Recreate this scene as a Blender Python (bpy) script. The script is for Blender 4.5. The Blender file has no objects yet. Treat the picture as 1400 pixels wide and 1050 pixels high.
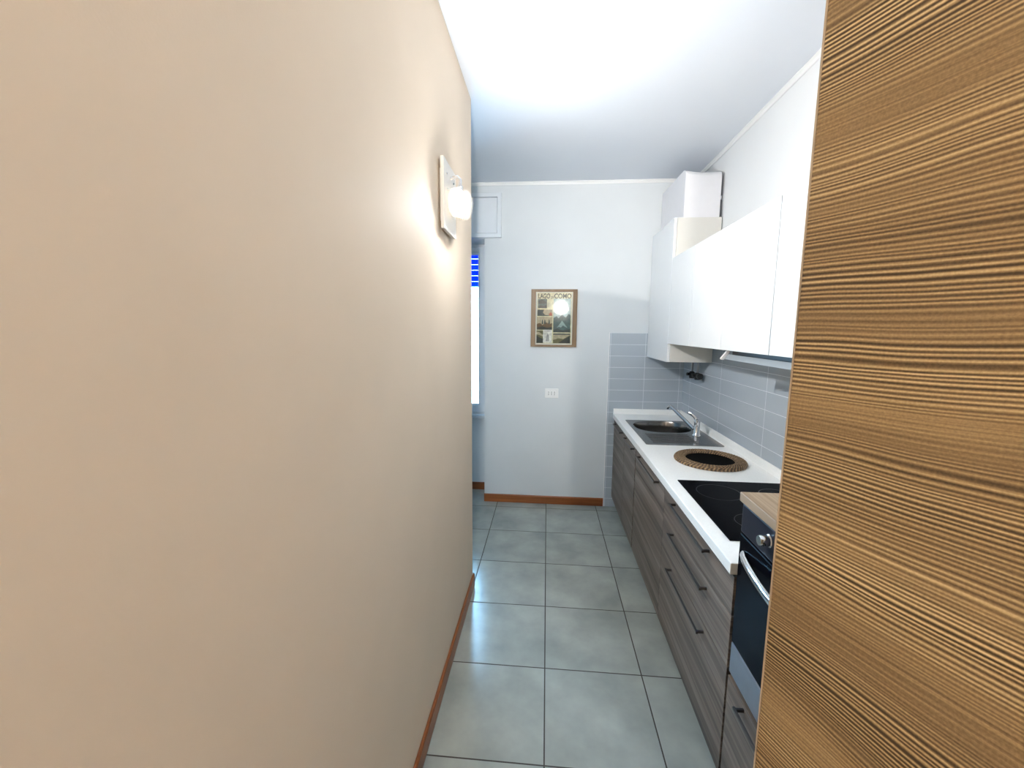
import bpy, bmesh, math, random
from mathutils import Vector, Matrix
random.seed(7)
scene = bpy.context.scene
COL = scene.collection
PI = math.pi

# ------------------------------------------------------------------ camera
cam_d = bpy.data.cameras.new('camera')
cam = bpy.data.objects.new('camera', cam_d); COL.objects.link(cam)
cam_d.sensor_width = 36.0
cam_d.lens = 570.906 / 1400 * 36
cam_d.clip_start = 0.02
R = Vector((0.996483, 0.083332, 0.008833)); U = Vector((-0.01946, 0.127583, 0.991637)); F = Vector((-0.081508, 0.988321, -0.128756))
m = Matrix.Identity(4)
for i in range(3):
    m[i][0] = R[i]; m[i][1] = U[i]; m[i][2] = -F[i]
m.translation = Vector((-0.019675, -1.352315, 1.593838))
cam.matrix_world = m
scene.camera = cam

# ------------------------------------------------------------------ world, exposure
world = bpy.data.worlds.new('sky'); scene.world = world; world.use_nodes = True
wn = world.node_tree.nodes; bg = wn['Background']
bg.inputs['Color'].default_value = (0.34, 0.68, 1.0, 1); bg.inputs['Strength'].default_value = 14.0
vs = scene.view_settings
scene.display_settings.display_device = 'sRGB'
vs.view_transform = 'Standard'; vs.look = 'None'; vs.gamma = 1.0; vs.use_curve_mapping = False
vs.exposure = 1.35
scene.cycles.use_denoising = True
scene.cycles.max_bounces = 10; scene.cycles.diffuse_bounces = 6; scene.cycles.glossy_bounces = 5
scene.cycles.caustics_reflective = False; scene.cycles.caustics_refractive = False
scene.cycles.sample_clamp_indirect = 6.0
SCONCE_POWER = 700.0      # radiance of the wall lamp's bulb
HALL_POWER = 1800.0    # radiance of the bulb in the uplight on the hall back wall

# sky light arriving through the window opening
pl = bpy.data.lights.new('window_portal', 'AREA'); pl.shape = 'RECTANGLE'; pl.size = 1.2; pl.size_y = 1.6
pl.cycles.is_portal = True
po = bpy.data.objects.new('window_portal', pl); COL.objects.link(po)
po.location = (-1.2, 2.8, 1.57); po.rotation_euler = (-PI / 2, 0, 0)

# ------------------------------------------------------------------ materials
def new_mat(name):
    mt = bpy.data.materials.new(name); mt.use_nodes = True
    return mt, mt.node_tree.nodes, mt.node_tree.links, mt.node_tree.nodes['Principled BSDF']

def nd(ns, typ, **kw):
    n = ns.new(typ)
    for k, v in kw.items(): setattr(n, k, v)
    return n

def mth(ns, ls, op, a, b=None):
    n = ns.new('ShaderNodeMath'); n.operation = op
    for i, v in enumerate((a, b)):
        if v is None: continue
        if isinstance(v, (int, float)): n.inputs[i].default_value = v
        else: ls.new(v, n.inputs[i])
    return n.outputs[0]

def ramp(ns, ls, fac, stops):
    r = ns.new('ShaderNodeValToRGB'); ls.new(fac, r.inputs['Fac'])
    el = r.color_ramp.elements
    while len(el) > 1: el.remove(el[-1])
    el[0].position, el[0].color = stops[0][0], (*stops[0][1], 1)
    for p, c in stops[1:]:
        e = el.new(p); e.color = (*c, 1)
    return r.outputs['Color']

def noise(ns, ls, vec, scale, detail=2, rough=0.5, dist=0.0):
    n = ns.new('ShaderNodeTexNoise'); n.inputs['Scale'].default_value = scale
    n.inputs['Detail'].default_value = detail; n.inputs['Roughness'].default_value = rough
    n.inputs['Distortion'].default_value = dist
    if vec is not None: ls.new(vec, n.inputs['Vector'])
    return n.outputs['Fac']

def bump(ns, ls, b, h, strength, dist=0.002):
    n = ns.new('ShaderNodeBump'); n.inputs['Strength'].default_value = strength; n.inputs['Distance'].default_value = dist
    ls.new(h, n.inputs['Height']); ls.new(n.outputs['Normal'], b.inputs['Normal'])

def plain(name, col, rough=0.5, metal=0.0, var=0.0, vscale=20, spec=0.5, coat=0.0, bmp=0.0, bscale=200):
    mt, ns, ls, b = new_mat(name)
    tc = ns.new('ShaderNodeTexCoord')
    b.inputs['Roughness'].default_value = rough; b.inputs['Metallic'].default_value = metal
    b.inputs['Specular IOR Level'].default_value = spec; b.inputs['Coat Weight'].default_value = coat
    f = noise(ns, ls, tc.outputs['Object'], vscale, 3)
    lo = tuple(c * (1 - var) for c in col); hi = tuple(min(1, c * (1 + var)) for c in col)
    ls.new(ramp(ns, ls, f, [(0.3, lo), (0.7, hi)]), b.inputs['Base Color'])
    if bmp: bump(ns, ls, b, noise(ns, ls, tc.outputs['Object'], bscale, 2), bmp)
    return mt

def emis(name, col, strength):
    mt, ns, ls, b = new_mat(name)
    b.inputs['Base Color'].default_value = (*col, 1)
    b.inputs['Emission Color'].default_value = (*col, 1); b.inputs['Emission Strength'].default_value = strength
    return mt

M_WALL = plain('cream_wall_paint', (0.70, 0.58, 0.455), 0.75, var=0.02, vscale=3, bmp=0.06, bscale=260, spec=0.3)
M_WALLFAR = plain('pale_wall_paint', (0.68, 0.71, 0.725), 0.7, var=0.02, vscale=3, bmp=0.06, bscale=260, spec=0.3)
M_WALLRIGHT = plain('white_wall_paint', (0.82, 0.83, 0.83), 0.6, var=0.01, vscale=3, bmp=0.06, bscale=260, spec=0.3)
M_WALLHALL = plain('low_bounce_wall_paint', (0.40, 0.36, 0.33), 0.75, var=0.02, vscale=3)  # darkened so the unseen hall wall bounces less light
M_CEIL = plain('white_ceiling_paint', (0.75, 0.78, 0.83), 0.85, var=0.01, vscale=2, spec=0.2)
M_MOLD = plain('white_molding_paint', (0.86, 0.86, 0.85), 0.45, var=0.01)
M_LACQ = plain('white_lacquer', (0.87, 0.885, 0.89), 0.10, var=0.005, coat=0.4)
M_CARC = plain('beige_white_melamine', (0.72, 0.70, 0.65), 0.4, var=0.01)
M_TOP = plain('white_worktop_laminate', (0.90, 0.905, 0.885), 0.3, var=0.03, vscale=160)
M_STEEL = plain('brushed_steel', (0.27, 0.255, 0.24), 0.2, 1.0, var=0.08, vscale=60)
M_CHROME = plain('chrome', (0.80, 0.80, 0.82), 0.08, 1.0, var=0.01)
M_HANDLE = plain('dark_bronze_metal', (0.14, 0.12, 0.11), 0.3, 1.0, var=0.05)
M_BLACKGLASS = plain('black_ceramic_glass', (0.004, 0.004, 0.005), 0.12, spec=0.02, var=0.0)
M_OVENGLASS = plain('dark_oven_glass', (0.004, 0.004, 0.006), 0.16, spec=0.02)
M_OVENPANEL = plain('dark_grey_oven_panel', (0.020, 0.021, 0.030), 0.3, 0.0, var=0.1, spec=0.12)
M_OVENSTEEL = plain('grey_oven_steel', (0.30, 0.33, 0.38), 0.35, 0.8, var=0.05)
M_RING = plain('grey_zone_print', (0.022, 0.022, 0.024), 0.3, spec=0.1)
M_PVC = plain('white_window_plastic', (0.74, 0.77, 0.80), 0.3, var=0.01)
M_BOX = plain('white_duct_board', (0.82, 0.81, 0.83), 0.6, var=0.01)
M_DARK = plain('painted_hole_shade', (0.02, 0.018, 0.016), 0.8)
M_PLINTH = plain('grey_plinth', (0.26, 0.27, 0.27), 0.5, var=0.04)
M_OUTLET = plain('white_socket_plastic', (0.86, 0.86, 0.85), 0.25)
M_HOODGREY = plain('grey_hood_metal', (0.33, 0.36, 0.38), 0.45, 0.3, var=0.03)
M_HOODDARK = plain('dark_hood_metal', (0.09, 0.085, 0.08), 0.5, 0.3)
M_WHITEPLAST = plain('white_plastic', (0.88, 0.88, 0.88), 0.3)
M_PIPE = plain('grey_pipe_metal', (0.35, 0.35, 0.35), 0.3, 0.9)
M_VALVE = plain('black_valve_plastic', (0.012, 0.012, 0.012), 0.4)
M_SHUTTER = None
M_SILL = plain('grey_stone_sill', (0.50, 0.53, 0.56), 0.35, var=0.06, vscale=60)
M_NICHE = M_WALLFAR

def glass(name, col=(0.95, 0.98, 1.0), rough=0.0):
    mt, ns, ls, b = new_mat(name)
    out = ns['Material Output']
    fr = ns.new('ShaderNodeFresnel'); fr.inputs['IOR'].default_value = 1.45
    tr = ns.new('ShaderNodeBsdfTransparent'); tr.inputs['Color'].default_value = (*col, 1)
    gl = ns.new('ShaderNodeBsdfGlossy'); gl.inputs['Roughness'].default_value = rough
    mx = ns.new('ShaderNodeMixShader'); ls.new(fr.outputs[0], mx.inputs[0]); ls.new(tr.outputs[0], mx.inputs[1]); ls.new(gl.outputs[0], mx.inputs[2])
    ls.new(mx.outputs[0], out.inputs['Surface']); ns.remove(b)
    return mt
M_GLASS = glass('clear_window_glass')
M_PICGLASS = glass('picture_glass', (0.97, 0.98, 0.97), 0.05)
def thin_glass(name):
    mt, ns, ls, b = new_mat(name); out = ns['Material Output']
    tr = ns.new('ShaderNodeBsdfTransparent'); gl = ns.new('ShaderNodeBsdfGlossy'); gl.inputs['Roughness'].default_value = 0.05
    mx = ns.new('ShaderNodeMixShader'); mx.inputs[0].default_value = 0.06; ls.new(tr.outputs[0], mx.inputs[1]); ls.new(gl.outputs[0], mx.inputs[2])
    ls.new(mx.outputs[0], out.inputs['Surface']); ns.remove(b)
    return mt
M_LAMPGLASS = thin_glass('clear_lamp_glass')

def wood(name, grain, cross, stops, band_scale, line_scale, stretch, warp, rough=0.45, line_mix=0.6, bmp=0.0):
    """horizontal grain along local axis `grain`, lines stacked along local axis `cross`"""
    mt, ns, ls, b = new_mat(name)
    tc = ns.new('ShaderNodeTexCoord'); sp = ns.new('ShaderNodeSeparateXYZ'); ls.new(tc.outputs['Object'], sp.inputs[0])
    oi = ns.new('ShaderNodeObjectInfo')
    g = sp.outputs[grain]; c = sp.outputs[cross]
    c = mth(ns, ls, 'ADD', c, mth(ns, ls, 'MULTIPLY', oi.outputs['Random'], 7.0))
    cw = ns.new('ShaderNodeCombineXYZ'); ls.new(mth(ns, ls, 'MULTIPLY', g, 1.5), cw.inputs[0]); ls.new(mth(ns, ls, 'MULTIPLY', c, 3.0), cw.inputs[1])
    w = mth(ns, ls, 'MULTIPLY', mth(ns, ls, 'SUBTRACT', noise(ns, ls, cw.outputs[0], 1.0, 2), 0.5), warp)
    c2 = mth(ns, ls, 'ADD', c, w)
    def layer(sc, st, det, ro=0.5):
        v = ns.new('ShaderNodeCombineXYZ')
        ls.new(mth(ns, ls, 'MULTIPLY', g, st), v.inputs[0]); ls.new(mth(ns, ls, 'MULTIPLY', c2, sc), v.inputs[1])
        return noise(ns, ls, v.outputs[0], 1.0, det, ro)
    bands = layer(band_scale, 0.5, 2)
    # line density drifts with the bands, as growth rings do
    lines = layer(line_scale, stretch, 2, 0.65)
    fine = layer(line_scale * 2.6, stretch * 3, 2)
    k = mth(ns, ls, 'ADD', mth(ns, ls, 'MULTIPLY', bands, 1 - line_mix), mth(ns, ls, 'MULTIPLY', lines, line_mix * 0.72))
    k = mth(ns, ls, 'ADD', k, mth(ns, ls, 'MULTIPLY', fine, line_mix * 0.28))
    ls.new(ramp(ns, ls, k, stops), b.inputs['Base Color'])
    b.inputs['Roughness'].default_value = rough
    b.inputs['Specular IOR Level'].default_value = 0.3
    if bmp: bump(ns, ls, b, k, bmp, 0.001)
    return mt
def larch():
    """straight-grained larch: alternating early and late wood lines, a few millimetres apart, in zones of stronger and weaker contrast"""
    mt, ns, ls, b = new_mat('larch_grain_laminate')
    tc = ns.new('ShaderNodeTexCoord'); sp = ns.new('ShaderNodeSeparateXYZ'); ls.new(tc.outputs['Object'], sp.inputs[0])
    g, c = sp.outputs[0], sp.outputs[2]
    M = lambda op, a, b_=None: mth(ns, ls, op, a, b_)
    def n2(sg, sc, det=2, src=None, ro=0.5):
        v = ns.new('ShaderNodeCombineXYZ'); ls.new(M('MULTIPLY', g, sg), v.inputs[0]); ls.new(M('MULTIPLY', src or c, sc), v.inputs[1])
        return noise(ns, ls, v.outputs[0], 1.0, det, ro)
    warp = M('MULTIPLY', M('SUBTRACT', n2(1.3, 2.5), 0.5), 0.075)
    c2 = M('ADD', c, warp)
    c2 = M('ADD', c2, M('MULTIPLY', M('SUBTRACT', n2(6.0, 22.0), 0.5), 0.004))
    ph = M('ADD', M('MULTIPLY', c2, 2 * PI / 0.0048), M('MULTIPLY', n2(0.5, 34.0, 2, c2), 26.0))
    s = M('ADD', M('MULTIPLY', M('SINE', ph), 0.5), 0.5)
    zone = n2(0.35, 13.0, 3, c2)                      # where the lines stand out
    amp = M('MULTIPLY', M('MAXIMUM', M('SUBTRACT', zone, 0.35), 0.03), 3.2)
    band = n2(0.4, 7.0, 2, c2)
    fine = n2(3.0, 420.0, 2, c2)
    pores = noise(ns, ls, tc.outputs['Object'], 420, 2)
    k = M('ADD', M('MULTIPLY', M('SUBTRACT', s, 0.5), M('MULTIPLY', amp, 0.66)), 0.42)
    k = M('ADD', k, M('MULTIPLY', M('SUBTRACT', band, 0.5), 0.45))
    k = M('ADD', k, M('MULTIPLY', M('SUBTRACT', fine, 0.5), 0.38))
    k = M('ADD', k, M('MULTIPLY', M('SUBTRACT', pores, 0.5), 0.22))
    ls.new(ramp(ns, ls, k, [(0.16, (0.052, 0.030, 0.013)), (0.38, (0.20, 0.128, 0.060)), (0.54, (0.37, 0.250, 0.120)), (0.78, (0.74, 0.57, 0.31))]), b.inputs['Base Color'])
    b.inputs['Roughness'].default_value = 0.5; b.inputs['Specular IOR Level'].default_value = 0.3
    bump(ns, ls, b, k, 0.2, 0.001)
    return mt
M_DOORWOOD = larch()
M_CABWOOD = wood('grey_oak_laminate', 1, 2,
    [(0.36, (0.062, 0.045, 0.036)), (0.50, (0.150, 0.116, 0.094)), (0.64, (0.285, 0.235, 0.195))],
    band_scale=14.0, line_scale=60.0, stretch=0.9, warp=0.05, rough=0.42, line_mix=0.5)
M_BOARDWOOD = wood('light_oak_laminate', 1, 0,
    [(0.36, (0.24, 0.17, 0.11)), (0.55, (0.42, 0.32, 0.22)), (0.68, (0.62, 0.50, 0.36))],
    band_scale=14.0, line_scale=80.0, stretch=1.2, warp=0.03, rough=0.4, line_mix=0.5)
M_SKIRT = wood('cherry_skirting_wood', 1, 2,
    [(0.35, (0.15, 0.042, 0.012)), (0.65, (0.30, 0.10, 0.03))], 20, 90, 2.0, 0.02, 0.32)
M_SKIRTX = wood('cherry_skirting_wood_across', 0, 2,
    [(0.35, (0.15, 0.042, 0.012)), (0.65, (0.30, 0.10, 0.03))], 20, 90, 2.0, 0.02, 0.32)
M_FRAME = wood('brown_picture_frame_wood', 2, 0,
    [(0.3, (0.13, 0.075, 0.035)), (0.7, (0.27, 0.17, 0.09))], 20, 160, 2.0, 0.02, 0.4)

def tile_mat(name, au, av, pu, pv, ou, ov, grout_w, col_lo, col_hi, gcol, rough, cloud=5.0, jitter=0.06):
    mt, ns, ls, b = new_mat(name)
    tc = ns.new('ShaderNodeTexCoord'); sp = ns.new('ShaderNodeSeparateXYZ'); ls.new(tc.outputs['Object'], sp.inputs[0])
    def cell(ax, p, o):
        t = mth(ns, ls, 'DIVIDE', mth(ns, ls, 'SUBTRACT', sp.outputs[ax], o), p)
        fr = mth(ns, ls, 'FRACT', t); fl = mth(ns, ls, 'FLOOR', t)
        d = mth(ns, ls, 'MULTIPLY', mth(ns, ls, 'MINIMUM', fr, mth(ns, ls, 'SUBTRACT', 1.0, fr)), p)
        return d, fl
    du, fu = cell(au, pu, ou); dv, fv = cell(av, pv, ov)
    d = mth(ns, ls, 'MINIMUM', du, dv)
    isg = mth(ns, ls, 'LESS_THAN', d, grout_w / 2)
    cc = ns.new('ShaderNodeCombineXYZ'); ls.new(fu, cc.inputs[0]); ls.new(fv, cc.inputs[1])
    wn_ = ns.new('ShaderNodeTexWhiteNoise'); wn_.noise_dimensions = '3D'; ls.new(cc.outputs[0], wn_.inputs['Vector'])
    va = ns.new('ShaderNodeVectorMath'); va.operation = 'MULTIPLY_ADD'
    ls.new(cc.outputs[0], va.inputs[0]); va.inputs[1].default_value = (3.7, 5.3, 1); ls.new(tc.outputs['Object'], va.inputs[2])
    f = noise(ns, ls, va.outputs[0], cloud, 4, 0.55)
    f = mth(ns, ls, 'ADD', f, mth(ns, ls, 'MULTIPLY', mth(ns, ls, 'SUBTRACT', wn_.outputs['Value'], 0.5), jitter))
    tcol = ramp(ns, ls, f, [(0.32, col_lo), (0.68, col_hi)])
    mx = ns.new('ShaderNodeMix'); mx.data_type = 'RGBA'; ls.new(isg, mx.inputs['Factor']); ls.new(tcol, mx.inputs['A']); mx.inputs['B'].default_value = (*gcol, 1)
    ls.new(mx.outputs['Result'], b.inputs['Base Color'])
    ls.new(mth(ns, ls, 'ADD', mth(ns, ls, 'MULTIPLY', isg, 0.5), rough + 0.06), b.inputs['Roughness'])
    h = mth(ns, ls, 'MINIMUM', mth(ns, ls, 'DIVIDE', d, grout_w), 1.0)
    bump(ns, ls, b, h, 0.4, 0.0015)
    return mt
M_FLOOR = tile_mat('grey_porcelain_floor_tiles', 0, 1, .45, .45, 0, 0, 0.0055, (0.265, 0.295, 0.28), (0.39, 0.42, 0.39), (0.035, 0.028, 0.022), 0.13, 4.0)
M_TILEF = tile_mat('grey_blue_wall_tiles_far', 0, 2, .298, .0998, .831, -.0218, 0.0035, (0.435, 0.485, 0.535), (0.445, 0.495, 0.545), (0.72, 0.76, 0.79), 0.2, 5, 0.03)
M_TILER = tile_mat('grey_blue_wall_tiles_side', 1, 2, .597, .0998, .978, -.0218, 0.0035, (0.435, 0.485, 0.535), (0.445, 0.495, 0.545), (0.72, 0.76, 0.79), 0.2, 5, 0.03)

def wicker_mat():
    mt, ns, ls, b = new_mat('brown_woven_wicker')
    tc = ns.new('ShaderNodeTexCoord'); sp = ns.new('ShaderNodeSeparateXYZ'); ls.new(tc.outputs['Object'], sp.inputs[0])
    ang = mth(ns, ls, 'ARCTAN2', sp.outputs[1], sp.outputs[0])
    r = mth(ns, ls, 'SQRT', mth(ns, ls, 'ADD', mth(ns, ls, 'MULTIPLY', sp.outputs[0], sp.outputs[0]), mth(ns, ls, 'MULTIPLY', sp.outputs[1], sp.outputs[1])))
    s = mth(ns, ls, 'SINE', mth(ns, ls, 'ADD', mth(ns, ls, 'MULTIPLY', ang, 60.0), mth(ns, ls, 'MULTIPLY', r, 420.0)))
    f = mth(ns, ls, 'ADD', mth(ns, ls, 'MULTIPLY', s, 0.3), noise(ns, ls, tc.outputs['Object'], 60, 3))
    ls.new(ramp(ns, ls, f, [(0.2, (0.05, 0.028, 0.013)), (0.55, (0.17, 0.10, 0.045)), (0.85, (0.34, 0.22, 0.11))]), b.inputs['Base Color'])
    b.inputs['Roughness'].default_value = 0.6
    bump(ns, ls, b, s, 0.7, 0.002)
    return mt
M_WICKER = wicker_mat()
def translucent(name, col, share):
    mt, ns, ls, b = new_mat(name); out = ns['Material Output']
    tr = ns.new('ShaderNodeBsdfTranslucent'); tr.inputs['Color'].default_value = (*col, 1)
    di = ns.new('ShaderNodeBsdfDiffuse'); di.inputs['Color'].default_value = (*col, 1)
    mx = ns.new('ShaderNodeMixShader'); mx.inputs[0].default_value = share; ls.new(di.outputs[0], mx.inputs[1]); ls.new(tr.outputs[0], mx.inputs[2])
    ls.new(mx.outputs[0], out.inputs['Surface']); ns.remove(b)
    return mt
M_SHUTTER = translucent('blue_roller_slats', (0.006, 0.10, 0.62), 0.35)
M_OPAL = translucent('added_opal_cup', (0.86, 0.82, 0.76), 0.2)
M_MATDARK = plain('black_woven_cloth', (0.004, 0.0035, 0.003), 0.8, spec=0.05, var=0.2, vscale=200)

# ------------------------------------------------------------------ helpers
def link(name, bm, mats, base=(0, 0, 0), parent=None, smooth=False, bevel=0.0, seg=2):
    """one mesh object from world-coordinate bmesh; `base` becomes its origin (or its parent's)"""
    me = bpy.data.meshes.new(name)
    bmesh.ops.recalc_face_normals(bm, faces=bm.faces[:])
    bmesh.ops.translate(bm, verts=bm.verts[:], vec=-Vector(base))
    bm.to_mesh(me); bm.free()
    for mt in (mats if isinstance(mats, (list, tuple)) else [mats]): me.materials.append(mt)
    if smooth:
        for p in me.polygons: p.use_smooth = True
    o = bpy.data.objects.new(name, me); COL.objects.link(o)
    if parent is None: o.location = base
    else: o.parent = parent
    if bevel:
        md = o.modifiers.new('bevel', 'BEVEL'); md.width = bevel; md.segments = seg; md.limit_method = 'ANGLE'; md.angle_limit = math.radians(40)
        md.harden_normals = False
    if smooth and hasattr(me, 'set_sharp_from_angle'):
        me.set_sharp_from_angle(angle=math.radians(45))
    return o

def tag(o, label, cat, group=None, kind=None):
    o['label'] = label; o['category'] = cat
    if group: o['group'] = group
    if kind: o['kind'] = kind
    return o

def thing(name, base, label, cat, group=None):
    o = bpy.data.objects.new(name, None); COL.objects.link(o); o.location = base; o.empty_display_size = 0.05
    return tag(o, label, cat, group)

def box(bm, x0, x1, y0, y1, z0, z1, mi=0):
    vs_ = [bm.verts.new((x, y, z)) for z in (z0, z1) for y in (y0, y1) for x in (x0, x1)]
    fs = [(0, 2, 3, 1), (4, 5, 7, 6), (0, 1, 5, 4), (2, 6, 7, 3), (0, 4, 6, 2), (1, 3, 7, 5)]
    out = []
    for f in fs:
        fc = bm.faces.new([vs_[i] for i in f]); fc.material_index = mi; out.append(fc)
    return vs_

def bx(*a):
    bm = bmesh.new(); box(bm, *a); return bm

def prism(bm, pts, axis, a0, a1, mi=0):
    """extrude polygon pts (2D) along axis 0/1/2 between a0 and a1"""
    def mk(p, a):
        v = [0, 0, 0]; o = [i for i in range(3) if i != axis]
        v[axis] = a; v[o[0]] = p[0]; v[o[1]] = p[1]; return bm.verts.new(v)
    A = [mk(p, a0) for p in pts]; B = [mk(p, a1) for p in pts]; n = len(pts)
    fs = [bm.faces.new(A), bm.faces.new(B[::-1])]
    for i in range(n): fs.append(bm.faces.new((A[i], B[i], B[(i + 1) % n], A[(i + 1) % n])))
    for f in fs: f.material_index = mi

def tube(bm, pts, rad, n=12, mi=0, cap=True):
    pts = [Vector(p) for p in pts]
    rads = rad if isinstance(rad, (list, tuple)) else [rad] * len(pts)
    rings = []; prev = None
    for i, p in enumerate(pts):
        d = (pts[min(i + 1, len(pts) - 1)] - pts[max(i - 1, 0)]).normalized()
        if prev is None:
            a = d.orthogonal().normalized()
        else:
            a = (prev - d * prev.dot(d)).normalized()
        prev = a; b_ = d.cross(a)
        rings.append([bm.verts.new(p + (a * math.cos(2 * PI * k / n) + b_ * math.sin(2 * PI * k / n)) * rads[i]) for k in range(n)])
    for r0, r1 in zip(rings, rings[1:]):
        for k in range(n):
            f = bm.faces.new((r0[k], r0[(k + 1) % n], r1[(k + 1) % n], r1[k])); f.material_index = mi
    if cap:
        for r_ in (rings[0], rings[-1]):
            f = bm.faces.new(r_); f.material_index = mi

def lathe(bm, prof, centre, n=48, axis='z', mi=0):
    """revolve (r, h) profile; closes where r == 0"""
    c = Vector(centre); rings = []
    for r_, h in prof:
        ring = []
        for k in range(1 if r_ == 0 else n):
            a = 2 * PI * k / n; u, v = r_ * math.cos(a), r_ * math.sin(a)
            p = {'z': (u, v, h), 'x': (h, u, v), 'y': (u, h, v)}[axis]
            ring.append(bm.verts.new(c + Vector(p)))
        rings.append(ring)
    for a, b_ in zip(rings, rings[1:]):
        for k in range(n):
            q = [a[k % len(a)], a[(k + 1) % len(a)], b_[(k + 1) % len(b_)], b_[k % len(b_)]]
            q = list(dict.fromkeys(q))
            if len(q) > 2:
                try:
                    f = bm.faces.new(q); f.material_index = mi
                except ValueError: pass

# ------------------------------------------------------------------ dimensions (metres)
YF = 2.359; XR = 1.17; ZC = 2.83; XL = -0.455
YB = -5.1                      # back wall of the hall
XO = -2.7                      # outer wall of the room on the left
XWIN0, XWIN1 = -1.80, -0.575   # window recess
def struct(o, label=None):
    o['kind'] = 'structure'
    if label: o['label'] = label
    return o

# ------------------------------------------------------------------ room shell
floor = struct(link('floor', bx(XO - .1, XR + .15, YB - .1, 2.80, -0.1, 0), M_FLOOR), 'grey porcelain tiled floor with dark joints')
struct(link('ceiling', bx(XO - .1, XR + .15, YB - .1, 2.80, ZC, ZC + .1), M_CEIL), 'white painted ceiling above the kitchen passage')
wl = struct(link('wall_left', bx(XL - .12, XL, YB, 1.06, 0, ZC), M_WALL, bevel=.004), 'cream partition wall along the left of the passage')
bm = bmesh.new()
box(bm, XWIN1, XR, YF, 2.78, 0, ZC)                    # right of the window recess
box(bm, XO, XWIN0, YF, 2.78, 0, ZC)                    # left of it
box(bm, XWIN0, XWIN1, YF, 2.78, 2.745, ZC)             # above the shutter box
box(bm, XWIN0, XWIN1, 2.645, 2.78, 0, .742)            # below the sill
wf = struct(link('wall_far', bm, M_WALLFAR), 'pale grey end wall with picture, socket and window recess')
wr = struct(link('wall_right', bx(XR, XR + .12, YB, 2.78, 0, ZC), M_WALLRIGHT), 'pale wall behind the kitchen cabinets')
struct(link('wall_back', bx(XO, XR, YB - .1, YB, 0, ZC), M_WALLHALL), 'unseen wall at the back of the hall, darkened to cut bounce')
struct(link('wall_outer', bx(XO - .1, XO, YB, 2.78, 0, ZC), M_WALLFAR), 'pale outer wall of the room on the left')
struct(link('wall_doorway', bx(.64, XR, -1.66, -1.54, 0, ZC), M_WALL), 'short cream wall that carries the wooden door')

# wall tiles, parts of their walls
link('wall_tiles', bx(.524, XR, YF - .007, YF - .0005, 0, 1.576), M_TILEF, parent=wf)['label'] = 'grey-blue glazed wall tiles with pale joints'
link('wall_tiles', bx(XR - .007, XR - .0005, -.9, YF - .007, 0, 1.576), M_TILER, parent=wr)['label'] = 'grey-blue glazed wall tiles with pale joints'
link('edge_strip', bx(.519, .524, YF - .009, YF - .0005, 0, 1.58), M_WHITEPLAST, parent=wf)['label'] = 'thin white tile edging strip'

# ceiling mouldings
def molding(name, axis, a0, a1, wx, sgn, label):
    bm = bmesh.new()
    w, h = .02, .024
    pts = [(wx, ZC - .0005), (wx + sgn * w, ZC - .0005), (wx + sgn * w, ZC - .006), (wx + sgn * .011, ZC - .012), (wx + sgn * .006, ZC - h), (wx, ZC - h)]
    prism(bm, pts, axis, a0, a1)
    return struct(link(name, bm, M_MOLD), label)
molding('trim_1', 0, XO, XR - .001, YF - .0005, -1, 'thin white moulding between ceiling and end wall')
molding('trim_2', 1, -1.53, YF - .021, XR - .0005, -1, 'thin white moulding between ceiling and right wall')

# skirting boards
def skirt(name, pts, axis, a0, a1, mat, label):
    bm = bmesh.new(); prism(bm, pts, axis, a0, a1)
    return struct(link(name, bm, mat, bevel=.003), label)
def prof(w, s, t=.012, h=.076): return [(w, 0.0005), (w + s * t, 0.0005), (w + s * t, h - .01), (w + s * t * .6, h), (w, h)]
skirt('baseboard_left', prof(XL + .0005, 1, .013, .084), 1, YB + .02, 1.062, M_SKIRT, 'cherry wood skirting along the left wall')
skirt('baseboard_far', prof(YF - .0005, -1), 0, XWIN1 - .003, .5185, M_SKIRTX, 'cherry wood skirting under the end wall')
skirt('baseboard_window', prof(2.6445, -1), 0, XWIN0 + .002, XWIN1 - .002, M_SKIRTX, 'dark cherry skirting in the window recess')

# ------------------------------------------------------------------ window
w1 = bpy.data.objects.new('window_1', None); COL.objects.link(w1); w1.location = (XWIN1, 2.6, .77)
struct(w1, 'white window with blue shutter slats beside the end wall')
WB = (XWIN1, 2.6, .77)
def frame_bm(x0, x1, z0, z1, w, y0, y1, wb=None):
    bm = bmesh.new(); wb = wb or w
    # mitred frame as a ring
    o = [(x0, z0), (x1, z0), (x1, z1), (x0, z1)]; i = [(x0 + w, z0 + wb), (x1 - w, z0 + wb), (x1 - w, z1 - w), (x0 + w, z1 - w)]
    V = {}
    for nme, P in (('o', o), ('i', i)):
        for k, (x, z) in enumerate(P):
            for y in (y0, y1): V[nme, k, y] = bm.verts.new((x, y, z))
    for k in range(4):
        n_ = (k + 1) % 4
        for y in (y0, y1): bm.faces.new((V['o', k, y], V['o', n_, y], V['i', n_, y], V['i', k, y]))
        bm.faces.new((V['o', k, y0], V['o', n_, y0], V['o', n_, y1], V['o', k, y1]))
        bm.faces.new((V['i', k, y0], V['i', n_, y0], V['i', n_, y1], V['i', k, y1]))
    return bm
link('window_frame', frame_bm(XWIN0 + .002, XWIN1 - .002, .775, 2.372, .035, 2.60, 2.66), M_PVC, WB, w1, bevel=.004)
xm = (XWIN0 + XWIN1) / 2
for (a, b_) in ((xm + .002, XWIN1 - .024), (XWIN0 + .024, xm - .002)):
    s = link('sash', frame_bm(a, b_, .80, 2.345, .058, 2.575, 2.635, .072), M_PVC, WB, w1, bevel=.006)
    link('glazing_bead', frame_bm(a + .058, b_ - .058, .872, 2.287, .012, 2.585, 2.60), M_PVC, WB, s, bevel=.003)
    link('pane', bx(a + .056, b_ - .056, 2.604, 2.608, .87, 2.289), M_GLASS, WB, s)
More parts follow.
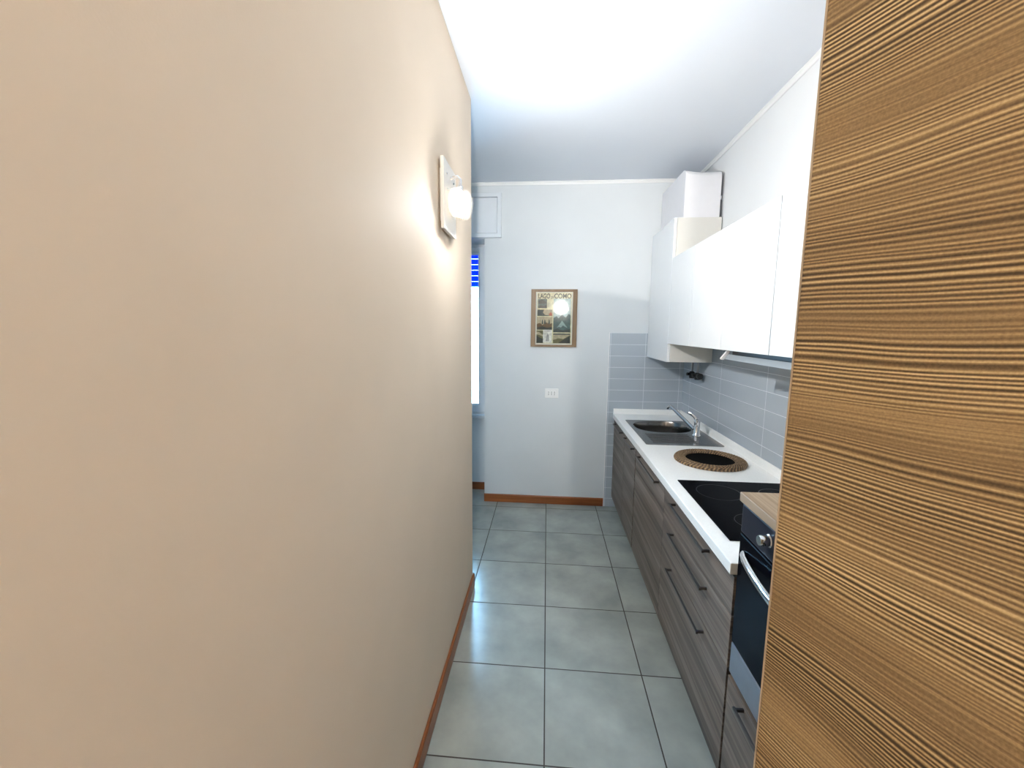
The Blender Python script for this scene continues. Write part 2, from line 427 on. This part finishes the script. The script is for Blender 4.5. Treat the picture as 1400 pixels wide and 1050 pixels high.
bm = bmesh.new(); tube(bm, [(xm + .03, 2.575, 1.5), (xm + .03, 2.545, 1.5), (xm + .03, 2.54, 1.38)], .009)
link('handle', bm, M_PVC, WB, w1, smooth=True)
bm = bmesh.new()
z = 2.36
while z > 2.02:
    prism(bm, [(2.672, z - .049), (2.680, z - .0512), (2.690, z - .03), (2.690, z - .01), (2.682, z), (2.674, z - .004)], 0, XWIN0 + .004, XWIN1 - .004); z -= .052
link('shutter', bm, M_SHUTTER, WB, w1)['label'] = 'blue roller shutter slats, partly lowered'
struct(link('window_sill', bx(XWIN0 + .001, XWIN1 - .001, 2.55, 2.78, .743, .772), M_SILL, bevel=.004), 'pale stone window sill in the recess')

sb = thing('shutter_box', (-1.2, YF, 2.38), 'white panelled roller shutter box above the window', 'shutter box')
SB = (-1.2, YF, 2.38)
link('frame', frame_bm(-1.955, -.426, 2.378, 2.745, .036, 2.332, YF - .001), M_PVC, SB, sb, bevel=.004)
link('panel', bx(-1.917, -.464, 2.343, YF - .001, 2.416, 2.707), M_PVC, SB, sb, bevel=.003)
link('underside_board', bx(XWIN0 + .001, XWIN1 - .001, YF + .001, 2.70, 2.3725, 2.39), M_PVC, SB, sb)
link('casing', bx(XWIN0 + .001, XWIN1 - .001, YF + .001, 2.70, 2.392, 2.744), M_PVC, SB, sb)

# ------------------------------------------------------------------ wooden door, standing ajar
dd = Vector((.27, -.832)); dirv = Vector((.4198, -.9076))
d1 = struct(bpy.data.objects.new('door_1', None), 'tall wooden door with horizontal larch grain, standing ajar at right'); COL.objects.link(d1)
d1.location = (dd.x, dd.y, 0); d1.rotation_euler = (0, 0, math.atan2(dirv.y, dirv.x))
link('door_leaf', bx(.002, .80, 0, .042, .006, 2.11), M_DOORWOOD, parent=d1, bevel=.0015)
link('edge_band', bx(0, .002, .0, .042, .006, 2.11), M_BOARDWOOD, parent=d1)['label'] = 'thin pale edge strip'

# ------------------------------------------------------------------ base cabinets
XFR = .59; ZT = .866
def handle_bar(y0, y1, z, parent, base, x=XFR):
    bm = bmesh.new(); xo = x - .026
    box(bm, xo - .004, xo + .004, y0, y1, z - .005, z + .005)
    for y in (y0 + .004, y1 - .012): box(bm, xo, x + .0005, y, y + .008, z - .005, z + .005)
    return link('handle', bm, M_HANDLE, base, parent, bevel=.0012)

def carcass(y0, y1, parent, base, z0=.1, z1=.824):
    bm = bmesh.new(); t = .018; xb = XR - .03
    box(bm, XFR + .020, xb, y0, y0 + t, z0, z1); box(bm, XFR + .020, xb, y1 - t, y1, z0, z1)
    box(bm, XFR + .020, xb, y0 + t, y1 - t, z0, z0 + t); box(bm, xb - .008, xb, y0 + t, y1 - t, z0 + t, z1)
    box(bm, XFR + .020, XFR + .1, y0 + t, y1 - t, z1 - t, z1)
    return link('carcass', bm, M_CARC, base, parent)

def front(name, y0, y1, z0, z1, parent, base, hy=None, hz=None):
    f = link(name, bx(XFR, XFR + .019, y0, y1, z0, z1), M_CABWOOD, base, parent, bevel=.001)
    if hy: handle_bar(hy[0], hy[1], hz, f, base)
    return f

B = (.88, 1.893, 0)
c = thing('sink_cabinet', B, 'grey-brown wood base cabinet with two doors under the sink', 'cabinet')
carcass(1.434, 2.35, c, B)
front('door', 1.441, 1.843, .1, .818, c, B, (1.471, 1.772), .795)
front('door', 1.847, 2.35, .1, .818, c, B, (1.919, 2.243), .795)
B = (.88, 1.08, 0)
c = thing('base_cabinet', B, 'grey-brown wood base cabinet with one drawer above a wide door, between sink and hob units', 'cabinet')
carcass(.737, 1.422, c, B)
front('drawer', .736, 1.424, .684, .818, c, B, (.84, 1.30), .795)
front('door', .736, 1.424, .1, .680, c, B)
B = (.88, .335, 0)
c = thing('drawer_cabinet', B, 'grey-brown wood base cabinet with three drawers under the hob', 'cabinet')
carcass(-.058, .733, c, B)
for z0, z1, hz in ((.684, .818, .793), (.502, .680, .645), (.1, .498, .468)):
    front('drawer', -.056, .7345, z0, z1, c, B, (.140, .567), hz)
tag(link('plinth', bx(XFR + .045, XFR + .06, -.66, 2.35, .0005, .098), M_PLINTH, (XFR + .05, .85, 0)), 'grey recessed plinth board running under the base cabinets', 'plinth')

# worktop with a cut-out for the sink, upstands along both walls
SX0, SX1, SY0, SY1 = .648, 1.10, 1.36, 2.064      # hole
bm = bmesh.new(); xf, xb, y0, y1, z0 = .575, XR - .008, -.058, YF - .008, .826
XS = sorted((xf, SX0, SX1, xb)); YS = sorted((y0, SY0, SY1, y1))
V = {(i, j, k): bm.verts.new((XS[i], YS[j], (z0, ZT)[k])) for i in range(4) for j in range(4) for k in range(2)}
for i in range(3):
    for j in range(3):
        if (i, j) == (1, 1): continue
        for k in range(2): bm.faces.new([V[i, j, k], V[i + 1, j, k], V[i + 1, j + 1, k], V[i, j + 1, k]])
for i in range(3):
    for j in (0, 3): bm.faces.new([V[i, j, 0], V[i + 1, j, 0], V[i + 1, j, 1], V[i, j, 1]])
    for I in (0, 3): bm.faces.new([V[I, i, 0], V[I, i + 1, 0], V[I, i + 1, 1], V[I, i, 1]])
for j in (1, 2): bm.faces.new([V[1, j, 0], V[2, j, 0], V[2, j, 1], V[1, j, 1]])
for I in (1, 2): bm.faces.new([V[I, 1, 0], V[I, 2, 0], V[I, 2, 1], V[I, 1, 1]])
B = (.87, 1.15, .826)
wt = tag(link('worktop', bm, M_TOP, B, bevel=.003), 'long white worktop over the base cabinets', 'worktop')
bm = bmesh.new(); up = .045
prism(bm, [(xb - .018, ZT), (xb, ZT), (xb, ZT + up), (xb - .008, ZT + up), (xb - .015, ZT + up * .6)], 1, y0, y1)
link('upstand', bm, M_TOP, B, wt, bevel=.002)
bm = bmesh.new()
prism(bm, [(y1 - .018, ZT), (y1, ZT), (y1, ZT + up), (y1 - .008, ZT + up), (y1 - .015, ZT + up * .6)], 0, xf + .003, xb - .019)
link('upstand', bm, M_TOP, B, wt, bevel=.002)

# ------------------------------------------------------------------ sink
def rrect(x0, x1, y0, y1, r, n=8):
    pts = []
    for cx_, cy_, a0 in ((x1 - r, y1 - r, 0), (x0 + r, y1 - r, 90), (x0 + r, y0 + r, 180), (x1 - r, y0 + r, 270)):
        for k in range(n + 1):
            a = math.radians(a0 + 90 * k / n); pts.append((cx_ + r * math.cos(a), cy_ + r * math.sin(a)))
    return pts
B = (.875, 1.70, ZT)
sk = thing('kitchen_sink', B, 'stainless steel sink with one round bowl and drainer, set in the worktop', 'sink')
bm = bmesh.new()
OX0, OX1, OY0, OY1 = .632, 1.122, 1.335, 2.078
outer = rrect(OX0, OX1, OY0, OY1, .012); inner = rrect(.662, 1.07, 1.668, 2.052, .16)
zt = ZT + .0035
def ring(P, z): return [bm.verts.new((x, y, z)) for x, y in P]
a0 = ring(outer, ZT + .0004); a1 = ring(outer, zt); i0 = ring(inner, zt); 
ins = []
cxb, cyb = .866, 1.86
for s_, zz in ((.985, zt - .006), (.97, zt - .05), (.95, zt - .13), (.90, zt - .155), (.55, zt - .165), (.12, zt - .17)):
    ins.append(ring([(cxb + (x - cxb) * s_, cyb + (y - cyb) * s_) for x, y in inner], zz))
n = len(outer)
for A, B_ in [(a0, a1), (i0, ins[0])] + list(zip(ins, ins[1:])):
    for k in range(n): bm.faces.new((A[k], A[(k + 1) % n], B_[(k + 1) % n], B_[k]))
bm.faces.new(ins[-1])
# the flat deck between rim and bowl
es = []
for Rg in (a1, i0):
    for k in range(n):
        e = bm.edges.get((Rg[k], Rg[(k + 1) % n])) or bm.edges.new((Rg[k], Rg[(k + 1) % n])); es.append(e)
bmesh.ops.triangle_fill(bm, edges=es, use_beauty=True)
link('basin', bm, M_STEEL, B, sk, smooth=True)
bm = bmesh.new()
for k in range(7):
    yy = 1.40 + k * .036
    tube(bm, [(.69, yy, zt), (.98, yy, zt)], .0028, 8)
link('drainer_ribs', bm, M_STEEL, B, sk, smooth=True)
bm = bmesh.new(); lathe(bm, [(0, zt - .164), (.03, zt - .164), (.036, zt - .168)], (cxb, cyb, 0), 24)
link('drain', bm, M_CHROME, B, sk, smooth=True)

B = (1.035, 1.60, zt)
fc = thing('mixer_tap', B, 'chrome mixer tap with a long raised spout over the sink bowl', 'tap')
bm = bmesh.new(); lathe(bm, [(0, 0), (.027, 0), (.027, .006), (.021, .012), (.0195, .09), (.021, .10), (.019, .115), (0, .118)], (1.035, 1.60, zt), 32)
link('body', bm, M_CHROME, B, fc, smooth=True)
S0 = Vector((1.02, 1.61, .915)); S1 = Vector((.908, 1.80, 1.040))
pts = [S0.lerp(S1, t) for t in (0, .3, .6, .85, .95)] + [S1 + Vector((-.002, .006, .000)), S1 + Vector((-.010, .022, -.008)), S1 + Vector((-.014, .03, -.022))]
bm = bmesh.new(); tube(bm, pts, [.012, .0115, .0115, .011, .011, .011, .011, .011], 14)
link('spout', bm, M_CHROME, B, fc, smooth=True)
bm = bmesh.new()
tube(bm, [(1.032, 1.605, .985), (1.025, 1.612, 1.0), (1.005, 1.625, 1.018), (.985, 1.64, 1.028)], [.015, .014, .009, .007], 12)
link('lever', bm, M_CHROME, B, fc, smooth=True)

# ------------------------------------------------------------------ round wicker mat
MC = (.912, 1.025, ZT + .0005)
tm = thing('wicker_tray', MC, 'round brown wicker tray with black centre on the worktop', 'tray')
bm = bmesh.new()
prf = []
for k in range(60):                       # four braided coils
    t = k / 59; r_ = .128 + t * .060
    prf.append((r_, .013 + .004 * abs(math.sin(t * 4 * PI)) + .004 * math.sin(t * PI)))
prf = [(.128, 0.0)] + prf + [(.191, .007), (.189, 0.0)]
lathe(bm, prf + [prf[0]], MC, 120)
for v in bm.verts:
    dx, dy = v.co.x - MC[0], v.co.y - MC[1]; a = math.atan2(dy, dx)
    if v.co.z > MC[2] + .004: v.co.z += .0012 * math.sin(a * 60 + math.hypot(dx, dy) * 420)
link('woven_rim', bm, M_WICKER, MC, tm, smooth=True)
bm = bmesh.new(); lathe(bm, [(0, 0), (.1275, 0), (.1275, .008), (.11, .006), (0, .006)], MC, 64)
link('centre', bm, M_MATDARK, MC, tm, smooth=True)

# ------------------------------------------------------------------ hob
HB = (.89, .385, ZT + .0005)
hb = thing('ceramic_hob', HB, 'black glass hob set into the white worktop', 'hob')
link('glass_top', bx(.632, 1.142, .088, .682, HB[2], HB[2] + .005), M_BLACKGLASS, HB, hb, bevel=.0015)
for cx_, cy_, rr in ((.77, .535, .095), (.79, .235, .075), (1.02, .525, .075), (1.02, .225, .095)):
    bm = bmesh.new(); lathe(bm, [(rr, 0), (rr, .0006), (rr - .003, .0006), (rr - .003, 0)], (cx_, cy_, HB[2] + .0049), 64)
    link('cooking_zone', bm, M_RING, HB, hb)

# ------------------------------------------------------------------ oven unit
OXF = .592; OY0_, OY1_ = -.66, -.062
B = (.88, -.36, 0)
oc = thing('oven_cabinet', B, 'raised wood cabinet holding the black oven, half behind the wooden door', 'cabinet')
bm = bmesh.new(); t = .018
box(bm, OXF + .022, XR - .03, OY1_ - t, OY1_, .1, 1.074); box(bm, OXF + .022, XR - .03, OY0_, OY0_ + t, .1, 1.074)
box(bm, OXF + .022, XR - .03, OY0_ + t, OY1_ - t, .1, .118); box(bm, OXF + .022, XR - .03, OY0_ + t, OY1_ - t, .478, .494)
link('carcass', bm, M_CARC, B, oc)
link('top_board', bx(.586, XR - .008, OY0_ - .004, OY1_ + .004, 1.075, 1.103), M_BOARDWOOD, B, oc, bevel=.0015)['label'] = 'light oak top board'
f = link('drawer', bx(OXF, OXF + .019, OY0_ + .002, OY1_ - .002, .1, .482), M_CABWOOD, B, oc, bevel=.001)
handle_bar(-.60, -.168, .462, f, B, OXF)
B = (.88, -.36, .496)
ov = thing('built_in_oven', B, 'black glass built-in oven above the lowest drawer', 'oven')
link('body', bx(OXF + .02, XR - .06, OY0_ + .02, OY1_ - .02, .498, 1.070), M_HOODDARK, B, ov)
bm = bmesh.new()
prism(bm, [(OXF, .978), (OXF + .0198, .978), (OXF + .0198, 1.072), (OXF, 1.072)], 1, OY0_ + .004, OY1_ - .004)
cp = link('control_panel', bm, M_OVENPANEL, B, ov, bevel=.006, seg=3)
for yk in (-.225, -.50):
    bm = bmesh.new(); lathe(bm, [(0, -.026), (.013, -.026), (.015, -.022), (.015, -.002), (.018, .0)], (OXF, yk, 1.030), 28, axis='x')
    link('knob', bm, M_CHROME, B, cp, smooth=True)
dr = link('oven_door', bx(OXF, OXF + .0198, OY0_ + .004, OY1_ - .004, .606, .974), M_OVENGLASS, B, ov, bevel=.003)
bm = bmesh.new()
pts = []
for k in range(17):
    s_ = k / 16; y = -.098 - s_ * .53
    pts.append((OXF - .036 * math.sin(PI * s_) ** .7 - .001, y, .918))
tube(bm, pts, .009, 10); 
for v in bm.verts: v.co.z = .918 + (v.co.z - .918) * 1.5
link('door_handle', bm, M_CHROME, B, dr, smooth=True)
link('vent_strip', bx(OXF, OXF + .0198, OY0_ + .004, OY1_ - .004, .498, .602), M_OVENSTEEL, B, ov, bevel=.003)['label'] = 'grey steel strip below the oven door'

# ------------------------------------------------------------------ wall cabinets
XU = .845
def wall_cabinet(label, y0, y1, z0, z1, doors, name='wall_cabinet'):
    B = ((XU + XR) / 2, (y0 + y1) / 2, z0)
    c = thing(name, B, label, 'cabinet')
    link('carcass', bx(XU + .021, XR - .009, y0 + .0005, y1 - .0005, z0, z1), M_CARC, B, c, bevel=.001)
    for a, b_ in doors:
        link('door', bx(XU, XU + .019, a, b_, z0, z1), M_LACQ, B, c, bevel=.0012)
    return c
wall_cabinet('tall glossy white wall cabinet in the far corner', 1.745, 2.350, 1.372, 2.374, [(1.747, 2.350)])
wall_cabinet('shorter glossy white wall cabinet next to the tall corner one', 1.2915, 1.7435, 1.504, 2.102, [(1.293, 1.7425)])
wall_cabinet('wide glossy white wall cabinet above the extractor hood', .3625, 1.2885, 1.504, 2.102, [(.826, 1.2875), (.364, .8235)])
wall_cabinet('glossy white wall cabinet partly hidden by the wooden door', -.10, .3595, 1.504, 2.102, [(-.098, .3585)])

# hood below
B = (1.0, .51, 1.503)
hd = thing('extractor_hood', B, 'slim grey extractor hood with white end under the wall cabinets', 'hood')
link('body', bx(.895, XR - .012, .22, .80, 1.478, 1.503), M_HOODDARK, B, hd, bevel=.002)
bm = bmesh.new(); prism(bm, [(.880, 1.482), (.874, 1.4835), (.858, 1.459), (.864, 1.457)], 1, .22, .794)
link('visor', bm, M_HOODGREY, B, hd)
bm = bmesh.new(); prism(bm, [(.886, 1.502), (.868, 1.502), (.840, 1.462), (.842, 1.456), (.856, 1.455)], 1, .795, .808)
link('end_cap', bm, M_WHITEPLAST, B, hd, bevel=.002)['label'] = 'white plastic end cap'

# duct casing on the tall cabinet
bm = bmesh.new()
# section looking along y, top edge sagging a little and rounded towards the front
BX0, BX1, BY0, BY1, BZ0 = .905, 1.146, 1.752, 2.345, 2.3745
nx, prof_ = 10, [(0, BZ0), (0, 2.655), (.006, 2.668), (.018, 2.678), (.05, 2.690), (BY1 - BY0, 2.700), (BY1 - BY0, BZ0)]
rows = []
for i in range(nx + 1):
    t = i / nx; x = BX0 + (BX1 - BX0) * t
    sag = .012 * (1 - t) ** 2 - .006 * math.sin(PI * t)
    rows.append([bm.verts.new((x, BY0 + dy, z_ + (sag if z_ > BZ0 else 0))) for dy, z_ in prof_])
for a, b_ in zip(rows, rows[1:]):
    for k in range(len(prof_)):
        k2 = (k + 1) % len(prof_); bm.faces.new((a[k], a[k2], b_[k2], b_[k]))
bm.faces.new(rows[0]); bm.faces.new(rows[-1][::-1])
B = (1.02, 2.05, BZ0)
dc = tag(link('duct_casing', bm, M_BOX, B, bevel=.003), 'white boxed duct casing on top of the tall cabinet', 'duct casing')
bm = bmesh.new(); tube(bm, [(1.157, 1.80, BZ0), (1.157, 1.80, 2.50), (1.157, 1.80, 2.68)], .006, 10)
cb = tag(link('cable', bm, M_VALVE, (1.157, 1.80, BZ0), smooth=True), 'thin dark cable behind the white duct casing', 'cable')
link('cable_clip', bx(1.149, 1.166, 1.785, 1.80, 2.50, 2.525), M_WHITEPLAST, (1.157, 1.80, BZ0), cb)

# pipes with valves under the tall cabinet
B = (1.12, 1.95, 1.371)
pv = thing('pipe_valves', B, 'two small grey pipes with black valves below the tall cabinet', 'pipe')
for yy, zb in ((2.02, 1.25), (1.90, 1.25)):
    bm = bmesh.new(); tube(bm, [(1.12, yy, 1.371), (1.12, yy, zb), (1.125, yy, zb - .012), (1.162, yy, zb - .02)], .0075, 10)
    p_ = link('pipe', bm, M_PIPE, B, pv, smooth=True)
    bm = bmesh.new(); lathe(bm, [(0, -.03), (.018, -.03), (.02, -.02), (.02, .015), (.012, .024), (0, .024)], (1.12, yy, zb + .01), 20)
    tube(bm, [(1.12, yy, zb + .01), (1.08, yy - .005, zb + .012)], [.010, .012], 10)
    link('valve', bm, M_VALVE, B, p_, smooth=True)
bm = bmesh.new(); tube(bm, [(1.12, 2.04, 1.262), (1.12, 1.86, 1.262)], .012, 10)
lathe(bm, [(0, -.015), (.022, -.015), (.022, .015), (0, .015)], (1.12, 1.85, 1.262), 16, axis='y')
link('cross_pipe', bm, M_VALVE, B, pv, smooth=True)

# ------------------------------------------------------------------ power socket
B = (.03, YF, 1.034)
so = thing('power_socket', B, 'white rectangular power socket on the end wall below the picture', 'socket')
link('cover_plate', bx(-.030, .090, YF - .009, YF - .0005, .992, 1.077), M_OUTLET, B, so, bevel=.003)
for k in range(3):
    xx = .03 + (k - 1) * .026
    bm = bx(xx - .0118, xx + .0118, YF - .0115, YF - .0088, 1.012, 1.057)
    mo = link('socket_module', bm, M_OUTLET, B, so, bevel=.001)
    bm = bmesh.new()
    for dz in (-.012, 0, .012): lathe(bm, [(0, -.0004), (.0032, -.0004), (.0032, .0), (0, 0)], (xx, YF - .0115, 1.0345 + dz), 12, axis='y')
    link('contact_hole', bm, M_DARK, B, mo)  # dark discs paint the shade inside the contact holes

# ------------------------------------------------------------------ framed poster
PB = (.036, YF, 1.448)
pc = thing('framed_poster', PB, 'brown framed vintage lake poster hanging on the end wall', 'picture')
pc.rotation_euler = (math.radians(-.7), 0, 0)
W, H = .398, .496
x0 = .036 - W / 2; z0 = 1.448
def P(u, v): return (x0 + u * W, z0 + (1 - v) * H)
bm = bmesh.new(); yf0, yf1 = YF - .024, YF - .003
o = [P(0, 0), P(1, 0), P(1, 1), P(0, 1)]; i_ = [P(.10, .043), P(.905, .043), P(.905, .963), P(.10, .963)]
V = {}
for nme, PP in (('o', o), ('i', i_)):
    for k, (x, z) in enumerate(PP):
        for y in (yf0, yf1): V[nme, k, y] = bm.verts.new((x, y, z))
for k in range(4):
    n_ = (k + 1) % 4
    for y in (yf0, yf1): bm.faces.new((V['o', k, y], V['o', n_, y], V['i', n_, y], V['i', k, y]))
    bm.faces.new((V['o', k, yf0], V['o', n_, yf0], V['o', n_, yf1], V['o', k, yf1]))
    bm.faces.new((V['i', k, yf0], V['i', n_, yf0], V['i', n_, yf1], V['i', k, yf1]))
link('frame', bm, M_FRAME, PB, pc, bevel=.0015)
def pm(name, c, r=.7): return plain(name, c, r, var=.25, vscale=45)
PM = [plain('poster_paper', (.80, .80, .74), .7, var=.02), pm('print_black', (.018, .03, .028)), pm('print_teal', (.055, .115, .125)), pm('print_dark_teal', (.02, .045, .05)),
      pm('print_yellow_and_glare', (.70, .68, .46)), pm('print_brown', (.14, .085, .04)), pm('print_red', (.45, .12, .07)), pm('print_cream', (.46, .40, .28)),
      pm('print_pale_blue', (.26, .40, .42)), pm('print_white', (.78, .79, .78)), pm('print_olive', (.13, .13, .06)), pm('print_grey', (.36, .37, .40))]
bm = bmesh.new(); yp = YF - .012
lay = [0]
def poly(uv, mi, lift=1):
    f = bm.faces.new([bm.verts.new((P(u, v)[0], yp - .00025 * lift, P(u, v)[1])) for u, v in uv]); f.material_index = mi
def rect(u0, v0, u1, v1, mi, lift=1): poly([(u0, v0), (u1, v0), (u1, v1), (u0, v1)], mi, lift)
box(bm, *(P(.10, 0)[0], P(.905, 0)[0]), yp, yp + .003, P(0, .963)[1], P(0, .043)[1], 0)
rect(.135, .06, .88, .94, 4, 1)                                     # warm printed ground
rect(.15, .165, .345, .325, 2, 2); poly([(.15, .30), (.2, .27), (.28, .29), (.345, .26), (.345, .325), (.15, .325)], 3, 3); poly([(.15, .2), (.24, .175), (.33, .215), (.345, .24), (.15, .25)], 3, 3)
rect(.14, .35, .465, .46, 3, 2); poly([(.28, .35), (.465, .35), (.465, .46), (.30, .44), (.26, .40)], 7, 3); poly([(.39, .43), (.43, .39), (.46, .42), (.46, .455), (.4, .455)], 6, 4)
rect(.13, .475, .465, .70, 7, 2); poly([(.13, .60), (.2, .58), (.25, .62), (.33, .57), (.4, .60), (.465, .585), (.465, .70), (.13, .70)], 5, 3)
for u in (.235, .285, .38): poly([(u, .60), (u + .012, .52), (u + .03, .535), (u + .036, .60)], 3, 4)
poly([(.13, .66), (.25, .64), (.35, .665), (.465, .65), (.465, .70), (.13, .70)], 1, 4)
rect(.125, .715, .27, .935, 10, 2); poly([(.125, .80), (.2, .84), (.27, .86), (.27, .935), (.125, .935)], 1, 3); poly([(.125, .73), (.2, .75), (.27, .79), (.27, .82), (.18, .79), (.125, .78)], 7, 3)
rect(.27, .68, .465, .93, 9, 3); poly([(.33, .90), (.35, .80), (.37, .755), (.40, .80), (.41, .90)], 11, 4); rect(.29, .715, .44, .728, 11, 4)
rect(.49, .16, .865, .745, 8, 2); poly([(.49, .745), (.49, .50), (.56, .46), (.60, .50), (.68, .43), (.76, .49), (.82, .42), (.865, .45), (.865, .745)], 2, 3)
poly([(.57, .66), (.64, .585), (.68, .54), (.74, .60), (.80, .66), (.75, .65), (.70, .62), (.66, .66), (.62, .65)], 8, 4)
poly([(.49, .70), (.58, .68), (.7, .71), (.865, .68), (.865, .745), (.49, .745)], 3, 4)
poly([(.52, .40), (.62, .22), (.78, .24), (.82, .36), (.74, .42), (.66, .44)], 4, 4)  # pale patch: lamp glare on the glass, painted into the print
rect(.49, .765, .865, .935, 7, 2); poly([(.49, .765), (.865, .765), (.865, .785), (.49, .785)], 3, 3); poly([(.49, .88), (.6, .85), (.72, .86), (.865, .79), (.865, .935), (.49, .935)], 10, 3); poly([(.72, .87), (.865, .80), (.865, .935), (.6, .935)], 1, 4)
# the poster's title, as printed: LAGO DI COMO
def letters(txt, u, v, size, wide, mi):
    cu = bpy.data.curves.new('title', 'FONT'); cu.body = txt; cu.size = size; cu.offset = size * .022
    ob = bpy.data.objects.new('title', cu); COL.objects.link(ob)
    me = bpy.data.meshes.new_from_object(ob.evaluated_get(bpy.context.evaluated_depsgraph_get()))
    bpy.data.objects.remove(ob)
    xs = [v_.co.x for v_ in me.vertices]; s_ = wide / (max(xs) - min(xs)); ox = min(xs)
    vm = {}
    for vv in me.vertices:
        px, pz = P(u, v); vm[vv.index] = bm.verts.new((px + (vv.co.x - ox) * s_, yp - .0017, pz + vv.co.y))
    for pp in me.polygons:
        try: f = bm.faces.new([vm[k] for k in pp.vertices]); f.material_index = mi
        except ValueError: pass
    bpy.data.meshes.remove(me)
letters('LAGO', .155, .155, .058, .255 * W, 1)
letters('DI', .43, .155, .026, .055 * W, 1)
letters('COMO', .50, .155, .058, .37 * W, 1)
link('poster', bm, PM, PB, pc)['label'] = 'vintage travel poster titled LAGO DI COMO'
link('glass', bx(P(.10, 0)[0], P(.905, 0)[0], yf0 + .004, yf0 + .006, P(0, .963)[1], P(0, .043)[1]), M_PICGLASS, PB, pc)

# ------------------------------------------------------------------ wall lamps
M_BULB_A = emis('lit_bulb_frosted', (.955, .98, 1.0), SCONCE_POWER)
M_BULB_B = emis('lit_bulb_hall', (1.0, .95, .88), HALL_POWER)
M_PLATE = plain('white_lamp_plate', (.80, .76, .70), .35, var=.01)
def wall_lamp(name, base, rz, bulb, label):
    """local frame: wall is the plane x = 0, the lamp sticks out towards +x"""
    t = thing(name, base, label, 'lamp', None); t.rotation_euler = (0, 0, rz)
    bm = bx(.0005, .010, -.08, .08, -.10, .10)
    link('mounting_block', bm, M_WHITEPLAST, parent=t, bevel=.002)
    bm = bmesh.new()
    prism(bm, [(-.108, -.135), (.108, -.135), (.108, .135), (-.108, .135)], 0, .010, .024)
    pt = link('back_plate', bm, M_PLATE, parent=t, bevel=.002)
    for yy, zz in ((-.06, .085), (.06, .085), (-.045, .03), (.045, .03)):
        bm = bmesh.new(); lathe(bm, [(0, .0275), (.004, .027), (.005, .024), (0, .024)], (0, yy, zz), 12, axis='x')
        link('screw', bm, M_CHROME, parent=pt, smooth=True)
    bm = bmesh.new(); tube(bm, [(.024, 0, .085), (.055, 0, .092), (.066, 0, .08), (.066, 0, .055)], .007, 12)
    link('arm', bm, M_CHROME, parent=t, smooth=True)
    bm = bmesh.new(); lathe(bm, [(0, .058), (.010, .056), (.012, .03), (0, .03)], (.066, 0, 0), 24)
    link('lamp_holder', bm, M_CHROME, parent=t, smooth=True)
    bm = bmesh.new(); lathe(bm, [(.012, .0245), (.040, .0255), (.054, .034), (.061, .070), (.0595, .071), (.052, .036), (.039, .028), (.012, .0265), (.012, .0245)], (0, 0, -.01), 40, axis='x')
    link('added_glare_cup', bm, M_OPAL, parent=t, smooth=True)  # cup added to hold the bulb's glare off the wall behind it
    bm = bmesh.new(); lathe(bm, [(.022, .045), (.040, .034), (.054, .010), (.058, -.020), (.052, -.052), (.036, -.075), (.034, -.073), (.050, -.05), (.056, -.02), (.052, .01), (.038, .032), (.022, .042), (.022, .045)], (.066, 0, 0), 36)
    link('glass_shade', bm, M_LAMPGLASS, parent=t, smooth=True)
    bm = bmesh.new(); lathe(bm, [(0, .031), (.012, .028), (.016, .012), (.030, -.012), (.032, -.026), (.024, -.046), (.010, -.056), (0, -.058)], (.066, 0, 0), 28)
    link('bulb', bm, bulb, parent=t, smooth=True)
    return t
wall_lamp('wall_lamp', (XL, .438, 2.125), 0, M_BULB_A, 'lit wall lamp with white square plate on the left wall')
# the hall's lamp: an opaque bowl that throws its light upwards and along the passage
HB_ = (.334, YB, 2.30)
t = thing('wall_uplight', HB_, 'white bowl-shaped wall uplight on the back wall of the hall', 'lamp')
bm = bmesh.new(); lathe(bm, [(0, 0), (.05, .0), (.05, .012), (.0, .02)], (.334, YB + .0005, 2.22), 28, axis='y')
link('wall_plate', bm, M_WHITEPLAST, HB_, t, smooth=True)
bm = bmesh.new(); tube(bm, [(.334, YB + .012, 2.22), (.334, YB + .10, 2.185), (.334, YB + .185, 2.20)], .008, 12)
link('arm', bm, M_CHROME, HB_, t, smooth=True)
bm = bmesh.new(); lathe(bm, [(0, -.102), (.05, -.098), (.100, -.078), (.140, -.040), (.160, .0), (.157, .001), (.137, -.037), (.098, -.074), (.049, -.093), (0, -.097)], (.334, YB + .185, 2.30), 48)
link('bowl', bm, M_WHITEPLAST, HB_, t, smooth=True)
bm = bmesh.new(); lathe(bm, [(0, .085), (.040, .075), (.070, .045), (.083, .005), (.074, -.035), (.048, -.066), (.02, -.08), (0, -.082)], (.334, YB + .185, 2.30), 28)
link('bulb', bm, M_BULB_B, HB_, t, smooth=True)
